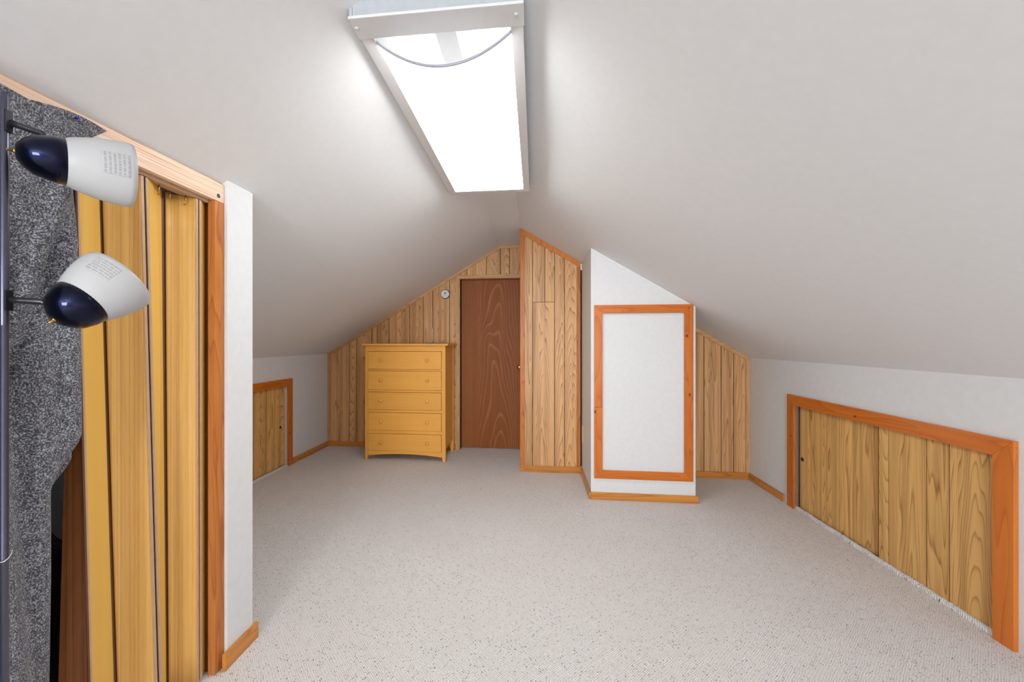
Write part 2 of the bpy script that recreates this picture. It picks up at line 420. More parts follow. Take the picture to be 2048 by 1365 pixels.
bm = bmesh.new(); padd(bm, [(BX1-.1, 0), (XR, 0), (XR, cz(XR)), (BX1-.1, cz(BX1-.1))], 1, YP+.008, YP+.1)
wr = st(link('wall_back_right', bm, M['groove']), 'short brown grooved plank wall between the white projection and right knee wall', 'wall')
gxr = [BX1-.1, X(1408), X(1442.3), X(1467.3), XR]
planks(wr, gxr, YP, YP+.008, 0, lambda x: cz(x), M['panel'])

# white projection
bm = bmesh.new()
e = .002
IX0, IX1 = xcol(1205, BY), xcol(1369.5, BY)
IZ0, IZ1 = on(1, BY, 1205, 941)[2], on(1, BY, 1300, 627)[2]
padd(bm, [(BX0, 0), (BX1, 0), (BX1, cz(BX1)), (BX0, cz(BX0))], 1, BY+.012, YP+.06)
# front skin with a shallow recess behind the frame
for q in ([(BX0, 0), (BX1, 0), (BX1, IZ0), (BX0, IZ0)],
          [(BX0, IZ0), (IX0, IZ0), (IX0, IZ1), (BX0, IZ1)],
          [(IX1, IZ0), (BX1, IZ0), (BX1, min(IZ1, cz(BX1))), (IX1, min(IZ1, cz(BX1)))],
          [(BX0, IZ1), (BX1, IZ1), (BX1, cz(BX1)), (BX0, cz(BX0))]):
    padd(bm, q, 1, BY, BY+.012)
st(link('wall_projection', bm, M['wall']), 'white boxed wall projecting into the room with an orange framed panel', 'wall')
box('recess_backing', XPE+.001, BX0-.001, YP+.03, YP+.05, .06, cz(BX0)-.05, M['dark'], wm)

# closet wall end, return wall and interior
bm = bmesh.new()
padd(bm, [(XC, 0), (XC-.11, 0), (XC-.11, cz(XC-.11)), (XC, cz(XC))], 1, 1.435, YC)
padd(bm, [(XL, 0), (XC-.11, 0), (XC-.11, cz(XC-.11)), (XL, cz(XL))], 1, 1.49, YC)
padd(bm, [(XL, 0), (XC-.05, 0), (XC-.05, cz(XC-.05)), (XL, cz(XL))], 1, -.55, -.45)
padd(bm, [(XC, 0), (XC-.05, 0), (XC-.05, cz(XC-.05)), (XC, cz(XC))], 1, -.8, -.45)
st(link('wall_closet', bm, M['wall']), 'white end of the closet wall beside the accordion door', 'wall')

# ------------------------------------------------------------------ trims and baseboards
def bb(name, x0, x1, y0, y1, h, a, label):
    return st(box(name, x0, x1, y0, y1, 0, h, M['base'][a], None, .002), label, 'baseboard')
bb('baseboard_left', XL, XL+.014, LA1+.075, YG-.014, .062, 'y', 'reddish wood baseboard along the left knee wall beyond the plank door')
bb('baseboard_back', XL+.001, xcol(911.5, YG)-.001, YG-.014, YG-.0005, .062, 'x', 'wood baseboard under the far planks behind the chest')
bb('baseboard_middle', XA-.004, BX0-.001, YP-.014, YP-.0005, .062, 'x', 'wood baseboard under the light plank wall right of the door')
bb('baseboard_projection_side', BX0-.016, BX0-.0005, BY-.014, YP-.0145, .058, 'y', 'wood baseboard on the left side of the white projection')
bb('baseboard_projection_front', BX0, BX1+.016, BY-.0145, BY-.0005, .058, 'x', 'wood baseboard across the front of the white projection')
bb('baseboard_back_right', BX1+.0005, XR-.001, YP-.014, YP-.0005, .062, 'x', 'brown wood baseboard under the short plank wall on the right')
bb('baseboard_right_far', XR-.014, XR, RA1+.075, YP-.0145, .062, 'y', 'wood baseboard on the right knee wall beyond the sliding doors')
bb('baseboard_right_near', XR-.014, XR, REAR_Y+.02, RA0-.09, .072, 'y', 'wood baseboard on the right knee wall nearest the camera')
bb('baseboard_closet', XC, XC+.015, 1.408, YC+.018, .066, 'y', 'short orange baseboard at the white closet wall end')

def sloped_trim(name, xa, xb, y0, y1, wdt, mat, label):
    brk = [x for x in (XFL, XFR) if xa < x < xb]; xs = [xa]+brk+[xb]
    top = [(x, cz(x)-.0005) for x in xs]
    def lo(x):
        return cz(x)-wdt*(1.0 if XFL-.01 <= x <= XFR+.01 else 1.16)
    pts = top+[(x, lo(x)) for x in reversed(xs)]
    return st(prism(name, pts, 1, y0, y1, mat), label, 'trim')
sloped_trim('trim_1', XL+.001, XA-.001, YG-.012, YG-.0005, .030, M['trim']['x'], 'pale wood strip along the ceiling edge of the far gable')
sloped_trim('trim_2', XA+.043, XPE, YP-.012, YP-.0005, .045, M['casing'], 'orange-brown sloping strip on top of the light plank wall')
sloped_trim('trim_3', BX1+.001, XR-.001, YP-.012, YP-.0005, .036, M['trim']['x'], 'sloping wood strip on top of the short right plank wall')
st(box('trim_4', XA-.004, XA+.040, YP-.014, YP+.05, .062, cz(XA)-.002, M['casing'], None, .003), 'orange corner board beside the brown door', 'trim')
st(box('trim_5', XPE-.036, XPE, YP-.0125, YP-.0005, .062, cz(XPE)-.046, M['casing'], None, .002), 'orange-brown edge board at the right of the light plank wall', 'trim')
st(box('trim_6', XL+.001, XL+.034, YG-.0125, YG-.0005, .062, cz(XL)-.02, M['trim']['z'], None, .002), 'pale corner strip at the left end of the far gable', 'trim')
st(box('trim_7', XR-.034, XR-.001, YP-.0125, YP-.0005, .062, cz(XR)-.02, M['trim']['z'], None, .002), 'pale corner strip between short plank wall and right knee wall', 'trim')
st(box('trim_8', XPE+.001, BX0-.001, YP-.008, YP+.0, cz(BX0)-.07, cz(BX0)-.006, M['whitep'], None, .002), 'small white filler above the dark gap beside the white projection', 'trim')

# ------------------------------------------------------------------ door 1 : brown flush door in the alcove
d1 = empty('door_1', (-.45, YG+.09, 0), 'brown flush veneer door with pale casing beside the chest', 'door', kind='structure')
x911, x917, x921 = xcol(911.5, YG-.014), xcol(917.6, YG-.014), xcol(921, YG+.09)
z549, z557, z560 = on(1, YG-.014, 980, 549.6)[2], on(1, YG-.014, 980, 556.7)[2], on(1, YG+.09, 980, 560)[2]
box('casing_board', x911, x917, YG-.016, YG-.0005, 0, z557-.001, M['trim']['z'], d1, .002)
box('casing_board', x911, XA-.005, YG-.016, YG-.0005, z557, z549, M['trim']['x'], d1, .002)
box('jamb', x917-.012, x921-.003, YG, YG+.118, 0, z557, M['casing'], d1)
box('head_jamb', x921-.003, XA-.001, YG, YG+.118, z560, z557, M['casing'], d1)
leaf = box('door_leaf', x921, .0, YG+.09, YG+.125, .006, z560-.002, M['door'], d1, .001)
kz = on(1, YG+.05, 1037, 735)[2]; kx = xcol(1038.5, YG+.03)
lathe('door_knob', [(0, .026), (.004, .026), (.006, .011), (.028, .010), (.034, .022), (.046, .027), (.056, .022), (.060, .008), (.0602, 0)], (kx, YG+.09, kz), (0, -1, 0), M['brass'], leaf, 24)

# ------------------------------------------------------------------ door 2 : left access door ; door 3 : right sliding doors
def mitre_frame(parent, ax, d0, d1, a0, a1, b0, b1, wd, mats, bottom=True, knot=None):
    """mitred picture frame in plane ax=const; a = first remaining axis, b = z. mats(h) and mats(v)"""
    mh, mv = mats
    A0, A1, B0, B1 = a0+wd, a1-wd, b0+wd, b1-wd
    if bottom:
        prism('frame_board', [(a0, b0), (a1, b0), (A1, B0), (A0, B0)], ax, d0, d1, mh, parent, .0012)
        prism('frame_board', [(a0, b0), (A0, B0), (A0, B1), (a0, b1)], ax, d0, d1, mv, parent, .0012)
        prism('frame_board', [(a1, b0), (A1, B0), (A1, B1), (a1, b1)], ax, d0, d1, mv, parent, .0012)
    else:
        prism('frame_board', [(a0, b0), (A0, b0), (A0, B1), (a0, b1)], ax, d0, d1, mv, parent, .0012)
        prism('frame_board', [(a1, b0), (A1, b0), (A1, B1), (a1, b1)], ax, d0, d1, mv, parent, .0012)
    prism('frame_board', [(a0, b1), (a1, b1), (A1, B1), (A0, B1)], ax, d0, d1, mh, parent, .0012)

d2 = empty('door_2', (XL, 3.0, 0), 'small plank access door in orange frame in the left knee wall', 'door', kind='structure')
mitre_frame(d2, 0, XL, XL+.018, 2.28, LA1+.06, 0, .896, .068, (M['pine']['y'], M['pine']['z']), False)
lf = box('door_panel', XL-.045, XL-.036, LA0-.03, LA1+.0, .015, LAZ+.02, M['groove'], d2)
xp = XL-.036
ge = [LA0-.02, 2.48, 2.68, 2.80, 3.0, 3.16, ycol(504.9, xp), ycol(532.3, xp), ycol(553.5, xp), LA1-.006]
for a, b in zip(ge, ge[1:]):
    bm = bmesh.new(); bbox(bm, xp, xp+.008, a+.002, b-.002, .015, LAZ+.02)
    link('plank', bm, M['panel_gold'], lf, rot=PI/2)
hp = on(0, xp+.009, 561, 855.5)
lathe('finger_hole', [(0, .014), (.002, .014), (.002, .009), (.0005, .009), (.0005, 0)], hp-Vector((.001, 0, 0)), (1, 0, 0), M['dark'], lf, 20)

d3 = empty('door_3', (XR, 2.6, 0), 'pair of sliding plank doors in a knotty orange frame, right knee wall', 'door', kind='structure')
mitre_frame(d3, 0, XR-.018, XR, 1.845, 3.318, 0, .868, .078, (M['pine']['y'], M['pine']['z']), False)
xa_, xb_ = XR+.036, XR+.018       # far door runs in the back track
def slide(xf, px, mat):
    ys_ = sorted(ycol(p, xf) for p in px)
    lf = box('sliding_door', xf+.008, xf+.016, ys_[0], ys_[-1], .012, RAZ+.03, M['groove'], d3)
    for a, b in zip(ys_, ys_[1:]):
        bm = bmesh.new(); bbox(bm, xf, xf+.008, a+.003, b-.003, .012, RAZ+.03)
        link('plank', bm, mat, lf, rot=PI/2)
    return lf
fd = slide(xa_, [1599.4, 1641, 1678.2, 1705.8, 1757], M['panel_gold'])
nd = slide(xb_, [1757, 1777, 1852.8, 1898.5, 1999], M['panel_gold'])
hp = on(0, xa_-.001, 1604.5, 919.5)
lathe('finger_hole', [(0, .015), (.002, .015), (.002, .009), (.0005, .009), (.0005, 0)], hp+Vector((.001, 0, 0)), (-1, 0, 0), M['dark'], fd, 20)
box('opening_lining', XR+.085, XR+.095, RA0-.02, RA1+.02, 0, RAZ+.05, M['dark'], d3)
box('opening_lining', XR+.0005, XR+.085, RA1-.016, RA1-.001, 0.016, RAZ-.001, M['lining'], d3)
box('opening_lining', XL-.095, XL-.085, LA0-.02, LA1+.02, 0, LAZ+.05, M['dark'], d2)
# folded carpet edge under the access doors
def lip(xc_, ya, yb, r, parent):
    bm = bmesh.new(); n = int((yb-ya)/.008); pts = []; rr = []
    for i in range(n+1):
        y = ya+(yb-ya)*i/n
        pts.append((xc_+.004*mnoise.noise((0, y*9, 3)), y, r*.35+.003*mnoise.noise((5, y*14, 0)))); rr.append(r*(1+.22*mnoise.noise((1, y*120, 0))+.15*math.sin(y*2*PI/.016)))
    tube_add(bm, pts, rr, 10)
    o = link('carpet_edge', bm, M['carpet'], parent, smooth=True); o['kind'] = 'stuff'
lip(XR+.010, RA0, RA1-.018, .017, fl)
lip(XL-.006, LA0, LA1-.012, .016, fl)

# ------------------------------------------------------------------ framed panel on the projection
fp = empty('framed_panel', ((IX0+IX1)/2, BY, IZ0-.06), 'white panel in a mitred orange pine frame on the white projection', 'panel')
OX0, OX1 = xcol(1188.6, BY-.016), xcol(1386.8, BY-.016)
OZ0, OZ1 = on(1, BY-.016, 1290, 961)[2], on(1, BY-.016, 1290, 609.7)[2]
ww = .066
mh, mv = M['pine']['x'], M['pine']['z']
A0, A1, B0, B1 = OX0+ww, OX1-ww, OZ0+ww*1.0, OZ1-ww
y0, y1 = BY-.017, BY-.0005
prism('frame_board', [(OX0, OZ0), (OX1, OZ0), (A1, B0), (A0, B0)], 1, y0, y1, mh, fp, .0012)
prism('frame_board', [(OX0, OZ1), (OX1, OZ1), (A1, B1), (A0, B1)], 1, y0, y1, mh, fp, .0012)
prism('frame_board', [(OX1, OZ0), (A1, B0), (A1, B1), (OX1, OZ1)], 1, y0, y1, mv, fp, .0012)
zj = on(1, BY-.016, 1195, 815)[2]
prism('frame_board', [(OX0, OZ0), (A0, B0), (A0, zj-.0008), (OX0, zj-.0008)], 1, y0, y1, mv, fp, .0012)
prism('frame_board', [(OX0, zj+.0008), (A0, zj+.0008), (A0, B1), (OX0, OZ1)], 1, y0, y1, mv, fp, .0012)
box('white_panel', IX0+.001, IX1-.001, BY+.004, BY+.0115, IZ0+.001, IZ1-.001, M['wall'], fp)
box('lower_sill', OX0+.01, OX1-.0, BY-.010, BY-.0005, OZ0-.010, OZ0-.001, M['whitep'], fp)

# outlet at the inner corner of the projection
ot = empty('outlet', (BX0, YP-.05, .39), 'cream outlet plate on the left side of the white projection', 'outlet')
box('cover_plate', BX0-.006, BX0-.0003, YP-.092, YP-.02, .31, .475, M['cream'], ot, .002)

# ------------------------------------------------------------------ closet opening trim + accordion door (door_4)
HX = XC-.012
hz0 = 1.822
st(box('trim_9', HX-.022, HX, -.45, 1.434, hz0, cz(HX-.02)-.001, M['header'], None, .002), 'pale striped wood header board over the accordion door', 'trim')
yj = ycol(430, HX)
st(box('trim_10', HX-.030, HX, yj, 1.434, 0, hz0-.001, M['casing'], None, .002), 'red-orange vertical casing board between accordion door and white wall end', 'trim')
tube('screw_hole', [Vector((HX-.001, ycol(437, HX), on(0, HX, 437, 392)[2])), Vector((HX+.0008, ycol(437, HX), on(0, HX, 437, 392)[2]))], .008, M['grey'], bpy.data.objects['trim_9'], 18)
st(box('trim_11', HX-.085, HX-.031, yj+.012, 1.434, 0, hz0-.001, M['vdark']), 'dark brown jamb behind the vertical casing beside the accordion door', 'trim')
d4 = empty('door_4', (-1.27, 1.2, 0), 'golden wood-grain accordion folding door pulled across the closet opening', 'door', kind='structure')
RXX, VXX = -1.246, -1.300
ZT, ZB = 1.808, .012
def pt(col_t, col_b, x, z):
    f = (ZT-z)/(ZT-.15); c = col_t+(col_b-col_t)*f
    return Vector((x, ycol(c, x), z))
NZ = 14
def leafp(name, a, b, mat, bulge=0., th=.004, ns=1, parent=d4):
    """accordion leaf between two leaning edges a, b = (col_top, col_bottom, x)"""
    bm = bmesh.new(); F = []; Bk = []
    for k in range(NZ+1):
        z = ZT+(ZB-ZT)*k/NZ; P, Q = pt(*a, z), pt(*b, z)
        d = (Q-P).normalized(); n = Vector((d.y, -d.x, 0))
        if n.x < 0: n = -n
        rf = []; rb = []
        for i in range(ns+1):
            s = i/ns; off = bulge*4*s*(1-s)+(.0018*math.cos(s*4*PI) if bulge else 0)
            p = P.lerp(Q, s)+n*off
            rf.append(bm.verts.new(p)); rb.append(bm.verts.new(p-n*th))
        F.append(rf); Bk.append(rb)
    for k in range(NZ):
        for i in range(ns):
            bm.faces.new((F[k][i], F[k][i+1], F[k+1][i+1], F[k+1][i])); bm.faces.new((Bk[k][i], Bk[k+1][i], Bk[k+1][i+1], Bk[k][i+1]))
        bm.faces.new((F[k][0], F[k+1][0], Bk[k+1][0], Bk[k][0])); bm.faces.new((F[k][ns], Bk[k][ns], Bk[k+1][ns], F[k+1][ns]))
    for k in (0, NZ):
        for i in range(ns): bm.faces.new((F[k][i], F[k][i+1], Bk[k][i+1], Bk[k][i]))
    o = link(name, bm, mat, parent, smooth=bulge != 0)
    return o
L0 = (157, 188, RXX); V1a = (196.5, 229, VXX); V1b = (203, 236, VXX)
R1a = (281, 309, RXX); R1b = (296, 324, RXX); V2a = (322.5, 332, VXX); V2b = (330.5, 337, VXX)
R2a = (392, 394.5, RXX); R2b = (402, 403, RXX); V3 = (418.5, 417, VXX)
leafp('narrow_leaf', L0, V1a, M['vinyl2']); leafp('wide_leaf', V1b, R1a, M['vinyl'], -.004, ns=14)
leafp('narrow_leaf', R1b, V2a, M['vinyl2']); leafp('wide_leaf', V2b, R2a, M['vinyl'], -.004, ns=14)
leafp('narrow_leaf', R2b, V3, M['vinyl2'])
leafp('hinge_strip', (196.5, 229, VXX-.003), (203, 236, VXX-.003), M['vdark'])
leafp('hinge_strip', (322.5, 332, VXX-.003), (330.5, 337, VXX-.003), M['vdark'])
# ridge posts: pale strip, dark reveal, pale strip
def post(a, b):
    c = lambda t, dx: (a[0]+(b[0]-a[0])*t, a[1]+(b[1]-a[1])*t, RXX+dx)
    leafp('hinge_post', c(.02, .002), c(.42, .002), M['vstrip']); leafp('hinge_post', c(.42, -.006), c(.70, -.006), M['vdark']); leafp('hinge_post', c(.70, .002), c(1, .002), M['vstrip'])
post(R1a, R1b); post((R2a[0], R2a[1], RXX), (R2b[0], R2b[1], RXX))
leafp('lead_post', (148, 180, RXX+.002), (152.5, 184.5, RXX+.004), M['vdark']); leafp('lead_post', (152.5, 184.5, RXX+.004), (157, 188, RXX+.002), M['vstrip'])
leafp('back_leaf', (149, 183, RXX-.01), (146, 113, RXX-.055), M['vinyl_shaded'])
box('track', HX-.062, HX-.024, -.4, yj-.002, hz0-.012, hz0+.008, M['vstrip'], d4, .001)
for cpx in (312, 365):
    xx = VXX+.027; y_ = ycol(cpx, xx); z_ = ZT-.028
    tube('hook', [(xx+.012, y_, ZT+.012), (xx+.012, y_, z_), (xx+.006, y_, z_-.004)], .0022, M['brass'], d4, 8)
tube('hook', [(VXX+.03, ycol(340, VXX+.03), ZT-.03), (VXX+.03, ycol(340, VXX+.03), ZT-.005)], .0018, M['brass'], d4, 8)
# dark bag in the closet
bm = bmesh.new(); bmesh.ops.create_icosphere(bm, subdivisions=4, radius=1)
for v in bm.verts:
    q = v.co.copy(); k = 1+.10*mnoise.noise(q*2.2)+.05*mnoise.noise(q*6)
    v.co = Vector((q.x*.2*k, q.y*.26*k, (q.z*.38*k if q.z > -.9 else -.38)))
    v.co += Vector((-1.60, .95, .385))
link('storage_bag', bm, M['bag'], smooth=True)
meta(bpy.data.objects['storage_bag'], 'black bag standing in the dark closet between blanket and accordion door', 'bag')

# ------------------------------------------------------------------ blanket over the closet opening
bl = empty('blanket', (-1.2, .5, 0), 'grey fleece blanket hung over the closet opening beside the accordion door', 'blanket')
def sheet(name, fn, nu, nv, th, mat, parent, smooth=True):
    bm = bmesh.new(); G = [[bm.verts.new(fn(i/nu, j/nv)) for i in range(nu+1)] for j in range(nv+1)]
    for j in range(nv):
        for i in range(nu): bm.faces.new((G[j][i], G[j][i+1], G[j+1][i+1], G[j+1][i]))
    bmesh.ops.recalc_face_normals(bm, faces=bm.faces)
    bmesh.ops.solidify(bm, geom=bm.faces[:], thickness=th)
    return link(name, bm, mat, parent, smooth=smooth)
def blank(u, v):
    ztop = 1.852
    z = ztop+(.02-ztop)*v
    ye = .940 if z > 1.03 else .940-.055*min(1, (1.03-z)/.12)      # right edge
    y = -.42+(ye+.42)*u
    k = max(0., (y-(ye-.055))/.055)                                 # edge curls into the closet
    hang = min(1, v*6)
    x = -1.190+.012*hang*math.sin(y*34+z*2.2)+.008*hang*math.sin(y*71+z*5)
    curl = (.010 if z > 1.80 else .010+.055*min(1, (1.80-z)/.05))
    rA = on(0, -1.19, 108, 400); rB = on(0, -1.19, 26, 640); yr = rB.y+(rA.y-rB.y)*(z-rB.z)/(rA.z-rB.z)
    x += .024*hang*math.exp(-((y-yr)/.012)**2)-.010*hang*math.exp(-((y-yr-.03)/.014)**2)
    x -= curl*k*k
    if z > 1.80: x = max(x, HX+.006)
    return Vector((x, y, z+(.006*math.sin(y*20) if v < .01 else 0)))
sheet('blanket_cloth', blank, 120, 90, .006, M['fleece'], bl)
def flap(u, v):                                                      # turned corner pinned to the header
    P = [on(0, HX+.012, 60, 200), on(0, HX+.010, 211, 262), on(0, HX+.010, 162, 283), on(0, HX+.010, 60, 262)]
    a = P[0].lerp(P[1], u); b = P[3].lerp(P[2], u); p = a.lerp(b, v)
    p.x += .008*math.sin(u*PI)*(1-v*.4); p.z += .008*math.sin(u*PI)*(1-v); return p
sheet('folded_corner', flap, 20, 8, .004, M['fleece'], bl)
def inner(u, v):
    y = .84+.105*u; zb = .80+.16*u; z = 1.10+(zb-1.10)*v
    return Vector((-1.245-.02*u+.008*math.sin(u*6+v*2), y, z))
sheet('hanging_fold', inner, 16, 12, .005, M['fleece'], bl)
pp = on(0, HX+.034, 155, 236)
pn = lathe('push_pin', [(0, .0025), (.003, .003), (.005, .0022), (.008, .004), (.010, .0038), (.011, .0015), (.0111, 0)], pp-Vector((.006, 0, 0)), (1, 0, 0), M['pin'], None, 18)
meta(pn, 'shiny blue push pin holding the blanket corner to the header', 'push pin')

# ------------------------------------------------------------------ floor lamp
def cam2w(px, py, Z):
    Xc = (px-CX)/FPX*Z; U = -(py-CY)/FPX*Z
    return Vector((Xc*cY-Z*sY, Xc*sY+Z*cY, EYE+U))
ZP = .76
pb = cam2w(8.5, CY, ZP); px_, py_ = pb.x, pb.y
fla = empty('floor_lamp', (px_, py_, 0), 'black floor lamp with two frosted cone shades in front of the grey blanket', 'lamp')
ztop = cam2w(9, 184, ZP).z; zj1 = cam2w(9, 652, ZP).z; zj2 = cam2w(9, 1120, ZP).z
lathe('pole', [(0, .0), (0, .0062), (zj2-.001, .0062), (zj2, .0066), (zj2+.002, .0062), (zj1-.001, .0062), (zj1, .0068), (zj1+.002, .0068), (ztop-.006, .0068), (ztop-.001, .005), (ztop, 0)], (px_, py_, .0), (0, 0, 1), M['pole'], fla, 28)
lathe('base', [(0, .0), (0, .125), (.006, .128), (.014, .120), (.022, .06), (.03, .02), (.05, .012), (.06, .0)], (px_, py_, 0), (0, 0, 1), M['black'], fla, 48)
def lamp_head(tip, tipZ, end, endZ, arm_a, arm_b, bend, rd, rs, df=.42, stick=(0, 0)):
    P0 = cam2w(tip[0], tip[1], tipZ); P1 = cam2w(end[0], end[1], endZ); ax = (P1-P0); L = ax.length; ax.normalize()
    ld = L*df
    dome = lathe('lamp_head', [(0, 0), (.001, rd*.30), (.010, rd*.58), (ld*.35, rd*.80), (ld*.7, rd*.95), (ld, rd), (ld, rd*.93), (ld*.6, rd*.86), (ld*.3, rd*.6), (.012, rd*.3), (.011, 0)], P0, ax, M['navy'], fla, 48, False)
    n = 10; out = []
    for i in range(n+1):
        s = i/n; h = ld-.002+(L-ld+.002)*s; r = rd*.985+(rs-rd*.985)*math.sin(s*PI/2)**.85
        out.append((h, r))
    out[-1] = (out[-1][0], out[-1][1]-.0008)
    inn = [(h, r-.0022) for h, r in reversed(out)]
    lathe('lamp_shade', out+inn, P0, ax, M['frost'], dome, 64, False)
    lathe('light_bulb', [(ld*.3, .0), (ld*.3, .012), (ld*.8, .013), (ld+.01, .02), (ld+.03, .024), (ld+.045, .018), (ld+.052, .0)], P0, ax, M['whitep'], dome, 20, False)
    lathe('switch', [(0, .004), (.004, .004), (.004, .0028), (.012, .0028), (.0125, .0)], P0+ax*.002, -ax, M['brass'], dome, 14)
    # arm
    A = arm_a; B = arm_b
    tube('arm', [A, A.lerp(B, .33), A.lerp(B, .66), B, B.lerp(bend, .5), bend], [.0062, .0062, .0062, .0062, .005, .004], M['black'], fla, 16)
    return P0, ax, L, ld, dome
def label_patch(P0, ax, dome, h0, h1, a0, a1, rfun):
    d, a, b = frame_of(ax); bm = bmesh.new(); uvl = bm.loops.layers.uv.new(); G = []
    NI, NJ = 8, 14
    for i in range(NI+1):
        row = []
        for j in range(NJ+1):
            h = h0+(h1-h0)*i/NI; t = a0+(a1-a0)*j/NJ; r = rfun(h)+.0004
            row.append(bm.verts.new(P0+d*h+(a*math.cos(t)+b*math.sin(t))*r))
        G.append(row)
    for i in range(NI):
        for j in range(NJ):
            f = bm.faces.new((G[i][j], G[i+1][j], G[i+1][j+1], G[i][j+1]))
            for l, uv in zip(f.loops, ((i, j), (i+1, j), (i+1, j+1), (i, j+1))): l[uvl].uv = (uv[0]/NI, uv[1]/NJ)
    return link('warning_label', bm, M['sticker'], dome, smooth=True)
pole_pt = lambda py: Vector((px_, py_, cam2w(9, py, ZP).z))
def out_dir(px, py, Z): return cam2w(px, py, Z)
box('bracket', px_-.004, px_+.0085, py_-.004, py_+.0085, pole_pt(264).z, pole_pt(220).z, M['black'], fla, .001)
box('bracket', px_-.004, px_+.0085, py_-.004, py_+.0085, pole_pt(622).z, pole_pt(580).z, M['black'], fla, .001)
H1 = lamp_head((29, 302), .745, (262, 353), .875, out_dir(22, 246, .765), out_dir(86, 268, .78), out_dir(92, 284, .78), .046, .068, .40)
H2 = lamp_head((108, 640), .765, (238, 560), .86, out_dir(20, 600, .765), out_dir(84, 604, .78), out_dir(104, 612, .785), .050, .070, .42)
for Hh, a0, a1 in ((H1, -.5, .5), (H2, -.5, .5)):
    P0, ax, L, ld, dm = Hh
    rd, rs = (.046, .068) if Hh is H1 else (.050, .070)
    rf = lambda h, ld=ld, L=L, rd=rd, rs=rs: rd*.985+(rs-rd*.985)*math.sin(max(0, min(1, (h-ld+.002)/(L-ld+.002)))*PI/2)**.85
    d, a, b = frame_of(ax); toc = (Vector((0, 0, EYE))-P0).normalized()
    ang = math.atan2(toc.dot(b), toc.dot(a))
    label_patch(P0, ax, dm, ld+(L-ld)*.45, L-.012, ang-.05+(.2 if Hh is H2 else 0), ang+.65+(.2 if Hh is H2 else 0), rf)
wy = [cam2w(0, 1126, ZP-.03), cam2w(8, 1124, ZP-.03), cam2w(16, 1118, ZP-.025), cam2w(22, 1110, ZP-.01), Vector((px_+.003, py_+.01, cam2w(0, 1106, ZP).z)), Vector((px_-.012, py_+.004, cam2w(0, 1112, ZP).z)), Vector((px_-.014, py_-.012, cam2w(0, 1124, ZP).z)), cam2w(0, 1126, ZP-.03)]
tube('twist_tie', wy, .0007, M['whitep'], fla, 6)

# ------------------------------------------------------------------ chest of drawers
CYF = 4.09; CH0, CH1 = xcol(730.2, CYF), xcol(890.8, CYF); CYB = 4.54
ch = empty('chest_of_drawers', ((CH0+CH1)/2, (CYF+CYB)/2, 0), 'honey-coloured five-drawer wooden chest standing against the far plank wall', 'chest')
def zf(px, py): return on(1, CYF, px, py)[2]
ztp = zf(730, 691.5)
mh, mz, my = M['honey']['x'], M['honey']['z'], M['honey']['y']
box('top', xcol(723.3, CYF-.03), xcol(895.5, CYF-.03), CYF-.03, CYB+.02, ztp, ztp+.020, mh, ch, .003)
# corner posts / legs tapered at foot
for x0, x1 in ((CH0, xcol(736, CYF)), (xcol(883.2, CYF), CH1)):
    for y0, y1 in ((CYF, CYF+.04), (CYB-.04, CYB)):
        s = 1 if x0 == CH0 else -1
        a, b = (x0, x1) if s == 1 else (x1, x0)
        prism('leg', [(a, 0), (a+s*abs(x1-x0)*.7, 0), (b, .075), (b, ztp-.0005), (a, ztp-.0005)], 1, y0, y1, mz, ch, .0012)
xi0, xi1 = xcol(736, CYF)+.0005, xcol(883.2, CYF)-.0005
# sides and back
for xx in ((CH0+.006, CH0+.018), (CH1-.018, CH1-.006)):
    pts = [(CYF+.041, .125), (CYF+.10, .15), (CYB-.10, .15), (CYB-.041, .125), (CYB-.041, ztp-.001), (CYF+.041, ztp-.001)]
    prism('side_panel', pts, 0, xx[0], xx[1], my, ch)
box('back_panel', xi0, xi1, CYB-.02, CYB-.008, .08, ztp-.001, mh, ch)
box('bottom_panel', xi0, xi1, CYF+.03, CYB-.022, .085, .10, mh, ch)
rows = [(703.6, 738.3), (742.2, 779.3), (784.6, 818.6), (825.2, 859.6), (867.2, 900.9)]
zz = [(zf(736, a), zf(736, b)) for a, b in rows]
box('top_rail', xi0, xi1, CYF+.004, CYF+.022, zz[0][0]+.003, ztp-.001, mh, ch)
for (a, b), (c, d) in zip(zz, zz[1:]): box('rail', xi0, xi1, CYF+.004, CYF+.022, c+.003, b-.003, mh, ch)
# arched bottom rail
zr = zz[-1][1]-.003; pts = [(xi0, zr), (xi1, zr)]
for i in range(17):
    s = i/16; xx = xi1+(xi0-xi1)*s; pts.append((xx, .048+.026*math.sin(s*PI)**.8))
prism('arched_rail', pts, 1, CYF+.003, CYF+.02, mh, ch)
for i, (a, b) in enumerate(zz):
    dr = box('drawer', xi0+.003, xi1-.003, CYF-.006, CYF+.40, b, a, mh, ch, .0015)
    for kp in ((759.6+2, 854.2)):
        kx = xcol(kp, CYF-.02); kz_ = (a+b)/2+.004
        lathe('knob', [(0, .010), (.003, .009), (.008, .0075), (.012, .010), (.017, .0178), (.024, .0178), (.029, .012), (.031, 0)], (kx, CYF-.006, kz_), (0, -1, 0), mh, dr, 20)
ztt = ztp+.020
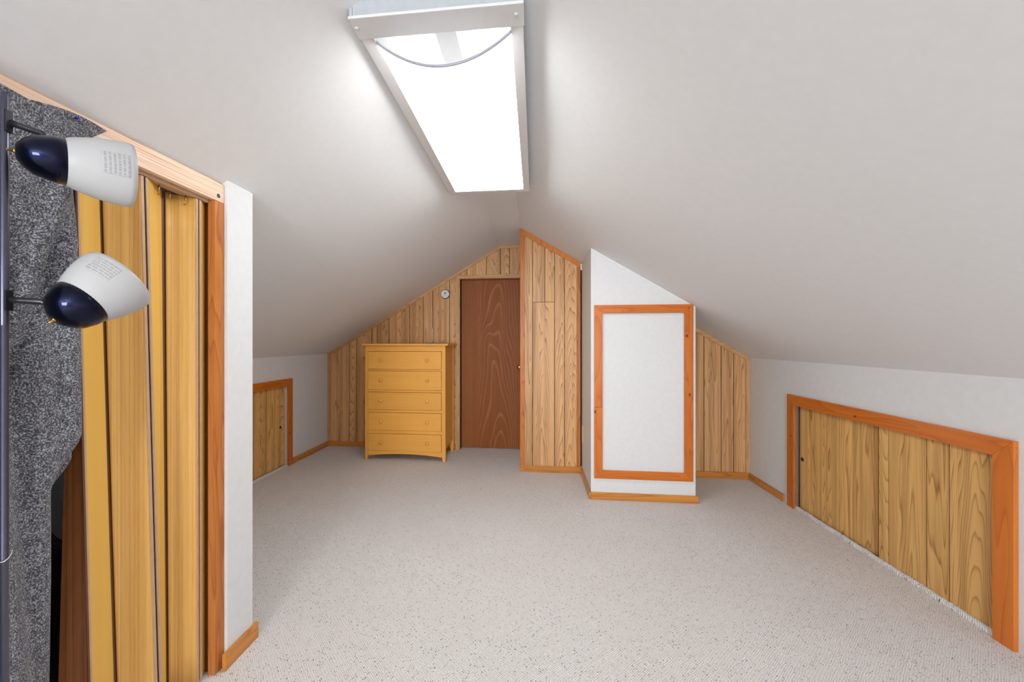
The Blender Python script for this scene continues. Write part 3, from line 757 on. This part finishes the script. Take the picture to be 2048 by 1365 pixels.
# dishes and a thin stick on top
for i, (cpx, lab) in enumerate(((858.5, 'small clear glass dish on the chest, the one farther from the door'), (875.5, 'small clear glass dish on the chest, the one nearer the door'))):
    yy = 4.27; xx = xcol(cpx, yy); r = .046 if i == 0 else .040
    o = lathe('glass_dish', [(0, 0), (0, r*.6), (.004, r*.75), (.014, r), (.016, r), (.006, r*.72), (.004, 0)], (xx, yy, ztt+.0002), (0, 0, 1), M['glass'], None, 32)
    meta(o, lab, 'dish', 'glass dishes on the chest')
yy = 4.31; xx = xcol(865, yy); za = on(1, yy, 866, 658)[2]
inc = tube('incense_stick', [(xx, yy, ztt), (xx+.002, yy, ztt+(za-ztt)*.4), (xx+.001, yy, ztt+(za-ztt)*.75), (xx+.004, yy, za)], [.0028, .0022, .0026, .0016], M['whitep'], None, 8)
meta(inc, 'thin pale stick standing upright between the two glass dishes', 'stick')

# ------------------------------------------------------------------ round alarm on the far gable
ap = on(1, YG, 891, 589)
al = empty('smoke_alarm', ap, 'round white alarm on the plank wall above the chest', 'alarm')
lathe('alarm_base', [(0, 0), (0, .056), (.004, .056), (.006, .052), (.0104, .05), (.0104, 0)], ap-Vector((0, .0002, 0)), (0, -1, 0), M['grey'], al, 40)
lathe('alarm_cover', [(.0, .050), (.014, .049), (.020, .044), (.022, .032), (.020, .030), (.0205, 0)], ap-Vector((0, .0105, 0)), (0, -1, 0), M['whitep'], al, 40)
for dx, dz, r in ((.002, .010, .009), (-.004, -.006, .005)):
    lathe('alarm_vent', [(0, r), (.002, r), (.002, 0)], ap+Vector((dx, -.0312, dz)), (0, -1, 0), M['grey'], al, 16)

# ------------------------------------------------------------------ fluorescent ceiling fixture
FB = 2.268
fx0, fx1, fy0, fy1 = -.566, -.036, 1.152, 2.612
ax0, ax1, ay0, ay1 = -.522, -.076, 1.236, 2.572
cl = empty('ceiling_light', ((fx0+fx1)/2, (fy0+fy1)/2, FB), 'long white fluorescent ceiling fixture with sagging prismatic diffuser, switched on', 'light')
box('near_end_bar', fx0-.003, fx1+.003, fy0, ay0, FB-.003, FB+.006, M['metal_white'], cl, .0015)
box('far_end_bar', fx0, fx1, ay1, fy1, FB, FB+.006, M['metal_white'], cl, .002)
box('side_rail', fx0, ax0, ay0+.001, ay1-.001, FB, FB+.006, M['metal_white'], cl, .002)
box('side_rail', ax1, fx1, ay0+.001, ay1-.001, FB, FB+.006, M['metal_white'], cl, .002)
bm = bmesh.new(); hz = FB+.0065
for q in ((fx0+.001, fx0+.010, fy0+.002, fy1-.002), (fx1-.010, fx1-.001, fy0+.002, fy1-.002)): bbox(bm, *q, hz, 2.375)
for q in ((fx0+.011, fx1-.011, fy0+.002, fy0+.010), (fx0+.011, fx1-.011, fy1-.010, fy1-.004)): bbox(bm, *q, hz, 2.375)
link('housing', bm, M['housing'], cl)
box('reflector_tray', fx0+.011, fx1-.011, fy0+.011, fy1-.011, 2.368, 2.375, M['reflector'], cl)
bm = bmesh.new(); xm = (ax0+ax1)/2
padd(bm, [(xm-.045, 2.367), (xm-.035, 2.318), (xm+.035, 2.318), (xm+.045, 2.367)], 1, fy0+.02, fy1-.02)
link('ballast_cover', bm, M['reflector'], cl)
for dx in (-.165, -.10, .10, .165):
    tube('fluorescent_tube', [(xm+dx, fy0+.03, 2.325), (xm+dx, fy1-.03, 2.325)], .013, M['tube'], cl, 16)
ds0 = ay0+.030
def diff(u, v, e=0):
    x = ax0-.004+(ax1-ax0+.008)*u; y = ds0+(ay1+.012-ds0)*v
    s = .103*(1-(2*u-1)**2)*max(0, 1-v/.75)**2.2*.94
    return Vector((x, y, FB+.0085-s))
bm = bmesh.new(); NU, NV = 32, 40
G = [[bm.verts.new(diff(i/NU, j/NV)) for i in range(NU+1)] for j in range(NV+1)]
for j in range(NV):
    for i in range(NU): bm.faces.new((G[j][i], G[j][i+1], G[j+1][i+1], G[j+1][i]))
bmesh.ops.recalc_face_normals(bm, faces=bm.faces); bmesh.ops.solidify(bm, geom=bm.faces[:], thickness=.002); bmesh.ops.recalc_face_normals(bm, faces=bm.faces)
bm.normal_update(); zs = {}
for f in bm.faces: f.material_index = 0 if f.normal.z < -.02 else 1
df_ = link('diffuser', bm, [M['diffuser'], M['reflector']], cl, smooth=True)
tube('diffuser_edge', [diff(i/NU, 0)-Vector((0, .002, .001)) for i in range(NU+1)], .0046, M['diffedge'], cl, 8)
for (px, py) in ((714, 57), (1032, 29)):
    r = ray(px, py); t = (FB-.004-EYE)/r[2]
    lathe('screw', [(0, .007), (.002, .006), (.003, .003), (.003, 0)], (r[0]*t, r[1]*t, FB-.0038), (0, 0, -1), M['metal_white'], cl, 14)
